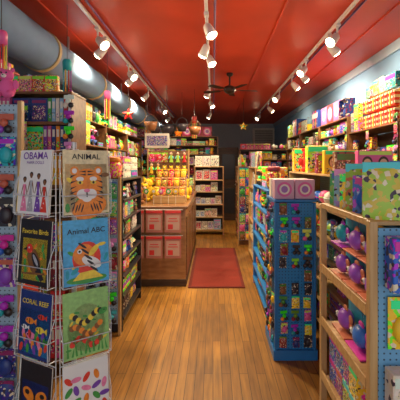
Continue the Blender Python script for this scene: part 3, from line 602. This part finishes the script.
# ---------------------------------------------------------------- centre back
f=Fr(-.42,7.75,0,0); lv=[.12,.4,.68,.96,1.22]
shelving('card_stand',f,.66,.35,1.5,lv,'wooden card stand with paper goods','stand',OAKH,CHERRY,DARKW)
fill(f,.66,.35,1.5,lv,['greeting_card','book','greeting_card','boxed_toy'],'cards on the card stand','on a wooden card stand',False,[(n,PD[n]) for n in('white','cream','pink','pale blue','red')],top=.25)
for x0,W,HB in ((-2.28,2.42,2.3),(.72,1.7,1.95)):
    f=Fr(x0,9.4,0,0); lv=levels(.12,HB,.2,.34)
    shelving('back_shelving_unit',f,W,.4,HB,lv,'dark wooden shelving across the rear of the shop','shelf',BROWN,BROWN,DARKW)
    fill(f,W,.4,HB,lv,ALL,'goods on the rear shelving','on the rear shelving',False,top=.28 if HB>2 else .16)
d=obj('doorway_shade_panel_1',B().box(.43,9.85,1.02,.56,.05,2.04,DARKW).box(.43,9.82,1.5,.36,.02,.7,BLK).box(.43,9.82,.55,.36,.02,.7,BLK).ell(.64,9.8,1.0,.03,.03,.03,METAL),kind='structure')  # dark panel filling the open doorway, its interior shade put into the colour
# ---------------------------------------------------------------- right side
for i in range(5):
    f=Fr(1.98,2.3+(i+1)*1.42,0,-90); HH=2.25 if i!=1 else 2.0; LV=levels(.12,HH)
    shelving('wall_shelving_unit',f,1.4,.44,HH,LV,'wooden wall shelving unit crowded with toys and gifts','shelf',BROWN,BROWN,DARKW)
    fill(f,1.4,.44,HH,LV,ALL,'toys and gifts on the facing wall shelving','on a crowded wall shelf',i<3,top=None if i==1 else .4)
    clip(f,1.388,1.2,8); clip(f,.7,1.3,6)
    if i==1:
        for r in range(2):
            u=.55
            while u<1.32: spawn('gift_box',f,u,.12,2.021+r*.203,1.33,('red',PD['red']),True,'polka-dot gift boxes on the wall shelving','stacked on wall shelving'); u+=.21
        row(f,.02,.43,2.021,.4,['boxed_toy','window_box'],'toys and gifts on the facing wall shelving','on a crowded wall shelf',True)
        row(f,.45,1.38,2.43,.2,['board_game','boxed_toy'],'toys and gifts on the facing wall shelving','on stacked gift boxes',True,v0=.05,depth=.15)
f=Fr(.53,4.62,0,-90); lv=levels(.1,1.28,.16,.24)
shelving('aisle_gondola',f,1.2,.3,1.28,lv,'blue aisle shelf with small toys','shelf',DBLUE,DBLUE,PEGB)
fill(f,1.2,.3,1.28,lv,['boxed_toy','blister_pack','toy_car','candy_jar','snack_bag','ball_pack','flat_box'],'small toys on the aisle shelf','on a blue aisle shelf',True,top=.26)
f=Fr(.62,6.1,0,-90); lv=[.1,.38,.66,.94,1.2]
shelving('aisle_gondola',f,.95,.42,1.5,lv,'wooden aisle shelf with paper goods','shelf',OAKH,OAK,WHITE)
fill(f,.95,.42,1.5,lv,['greeting_card','book','boxed_toy'],'paper goods on the aisle shelf','on a wooden aisle shelf',False,[(n,PD[n]) for n in('white','cream','pale blue','pink')],top=.25)
peg_rack('card_rack',Fr(.64,5.06,0,0),.42,.1,1.5,PEG,'white pegboard end rack with paper cards',3,7,['greeting_card','blister_pack'],[(n,PD[n]) for n in('white','cream','pale blue','red')],'cards on the end rack','on a white end rack',False,base=False)
f=Fr(.5,7.7,0,-90)
shelving('aisle_gondola',f,.9,.36,1.5,lv,'dark aisle shelf with gifts','shelf',BROWN,BROWN,DARKW)
fill(f,.9,.36,1.5,lv,ALL,'gifts on the dark aisle shelf','on a dark aisle shelf',False,top=.25)
peg_rack('gift_rack',Fr(.48,6.72,0,0),.4,.1,1.5,PEGB,'narrow end rack with hanging packets',3,8,['blister_pack','snack_bag'],None,'packets on the narrow end rack','on a narrow end rack',False,base=False)
# blue pegboard stand
SX,SY,SW,SD=.49,2.78,.33,.42
o=obj('blue_pegboard_stand',None,None,(SX,SY,0),label='blue pegboard stand covered with small hanging toys',cat='rack')
obj('stand_core',B().box(SW/2,SD/2,.66,SW-.03,SD-.03,1.18,PEGB),o)
obj('stand_base',B().box(SW/2,SD/2,.04,SW+.02,SD+.02,.08,DBLUE),o); obj('stand_cap',B().box(SW/2,SD/2,1.265,SW,SD,.02,DBLUE),o)
for x in(.01,SW-.01):
    for y in(.01,SD-.01): obj('corner_post',B().box(x,y,.66,.02,.02,1.18,DBLUE),o)
SG=[(n,PD[n]) for n in('black','purple','black','maroon','turquoise','dark blue','orange','black','brown','pink','yellow','red')]
for r in range(11):
    for fr_,us in ((Fr(SX,SY,0,0),(.07,.165,.26)),(Fr(SX,SY+SD,0,-90),(.07,.16,.25,.34))):
        z=.1+r*.105
        for u in us:
            if R.random()<.06: continue
            k=R.choice(['ball_pack','ball_pack','blister_pack','snack_bag','blister_pack']); t=T[k]; s_=min(.094/t['d'][0],.1/t['d'][2])*R.uniform(.82,1)
            spawn(k,fr_,u+R.uniform(-.007,.007),-t['d'][1]*s_*.5+.002,z+R.uniform(-.004,.006),s_,R.choice(SG),True,'small toys on the blue stand','on a blue pegboard stand',rz=R.uniform(-.25,.25))
for u,y in((.085,.08),(.25,.08),(.085,.26),(.25,.28)): spawn('ring_box',Fr(SX,SY),u,y,1.276,.92,('pink',(.6,.35,.5)) if y<.2 else ('white',PD['white']),True,None,'on the blue stand')
# gondola 2
f=Fr(.98,4.5,0,-90); lv=levels(.12,1.45,.18,.28)
shelving('toy_gondola',f,2.1,.4,1.45,lv,'long wooden gondola shelf full of boxed toys','shelf',OAKH,OAK,PEG)
fill(f,2.1,.4,1.45,lv,['boxed_toy','blister_pack','book','toy_ball','snack_bag','window_box','flat_box'],'boxed toys on the long gondola','on a wooden gondola shelf',True)
peg_rack('gondola_end_rack',Fr(.99,2.3,0,0),.42,.1,1.46,PEG,'white pegboard end rack with hanging carded toys',4,8,['blister_pack','snack_bag'],[(n,PD[n]) for n in('blue','white','purple','lime green','red')],'carded toys on the gondola end','on a pegboard end rack',base=False)
g2=Fr(.98,2.4)
row(Fr(.98,2.42),.02,.39,1.47,.1,['flat_box','tin'],'toys on the gondola top','on a gondola top',True,depth=.1)
spawn('portrait_box',g2,.26,.3,1.47,.95,('pink',PD['pink']),True,None,'on a gondola top')
spawn('portrait_box',g2,.15,.72,1.47,1.05,('yellow',PD['yellow']),True,None,'on a gondola top')
for v in (.45,.95,1.25,1.6,1.9): row(Fr(.98,2.4+v),.02,.39,1.47,.2 if v<1 else .3,['boxed_toy','window_box','plush_bear','board_game','toy_ball'],'toys on the gondola top','on a gondola top',True,depth=.2,smin=.9,smax=1.9)
# near right oak gondola
ng=obj('oak_display_shelf',None,None,(.64,1.43,0),label='light oak display shelf with blue pegboard',cat='shelf')
for x in(.018,.48):
    for y in(.018,.66): obj('shelf_post',B().box(x,y,.66,.035,.035,1.32,OAK),ng)
obj('pegboard_panel',B().box(.249,.34,.75,.012,.6,1.1,PEGS),ng)
obj('pegboard_panel',B().box(.249,.014,.75,.42,.01,1.08,PEGS),ng)
LVN=[.3,.62,.93]
for z in LVN:
    sb=obj('shelf_board',B().box(.12,.34,z,.235,.6,.02,OAKH),ng); obj('shelf_lip',B().box(.006,.34,z+.012,.012,.6,.05,OAKH),sb); obj('shelf_board',B().box(.37,.34,z,.2,.6,.02,OAKH),ng)
for x in(.018,.48): obj('top_rail',B().box(x,.34,1.31,.03,.62,.03,OAK),ng)
obj('top_board',B().box(.249,.34,1.305,.43,.6,.02,OAKH),ng)
nf=Fr(.66,2.07,0,-90)
VP=('purple',(.36,.1,.62))
pc=[VP,VP,('blue',(.05,.2,.7)),('turquoise',PD['turquoise'])]
for z,cl,ks,sm_ in((.941,.34,['boxed_fish','blister_pack','boxed_toy','boxed_fish'],.95),(.631,.29,['boxed_fish','boxed_toy','blister_pack'],1.0),(.311,.29,['boxed_toy','window_box','boxed_toy'],.8),(.03,.24,['boxed_toy','window_box'],.9)):
    row(nf,.03,.605,z,cl,ks,'packaged toys on the oak display','on the oak display',True,pc if z>.5 else [(n,PD[n]) for n in('yellow','lime green','purple','blue','pink')],v0=.0,depth=.17,smin=.95,smax=sm_)
k=0
for v in [i*.085 for i in range(7)]:
    for u,s_ in((.07,1.2),(.21,1.25),(.35,1.3),(.46,1.2)):
        c=R.choice(('lime green','turquoise','blue','green','pale blue','yellow','blue','green')); k+=1
        kk=('blister_pack','snack_bag','blister_pack','snack_bag','blister_pack')[k%5]
        spawn(kk,Fr(.66,1.48+v,0,0),u+R.uniform(-.015,.01),.0,1.318,s_*R.uniform(.85,1.05),(c,PD[c]),True,'carded toys along the oak display top','standing on the oak display',rz=R.uniform(-.55,-.25),rx=-.08)
for (u,z,kk,c) in ((.14,1.05,'boxed_toy','blue'),(.32,1.05,'blister_pack','turquoise'),(.14,.8,'blister_pack','yellow'),(.32,.8,'boxed_toy','purple'),(.14,.52,'boxed_toy','white'),(.32,.52,'boxed_toy','blue'),(.14,.25,'boxed_toy','pale blue')):
    t=T[kk]; spawn(kk,Fr(.64,1.43),u,-t['d'][1]*.65,z,1.25,(c,PD[c]),True,'packages on the oak display end','hanging on pegboard')
# ---------------------------------------------------------------- light, world, camera
w=bpy.data.worlds.new('World'); S.world=w; w.use_nodes=True
bg=w.node_tree.nodes['Background']; bg.inputs[0].default_value=(.96,.96,.95,1); bg.inputs[1].default_value=1.15
cam=bpy.data.cameras.new('Camera'); co=bpy.data.objects.new('Camera',cam); COL.objects.link(co)
co.location=(0,0,1.55); co.rotation_euler=(math.pi/2,0,0); cam.sensor_width=36; cam.lens=31.5; cam.shift_x=-.0325; cam.shift_y=-.0875
cam.clip_start=.05
S.camera=co
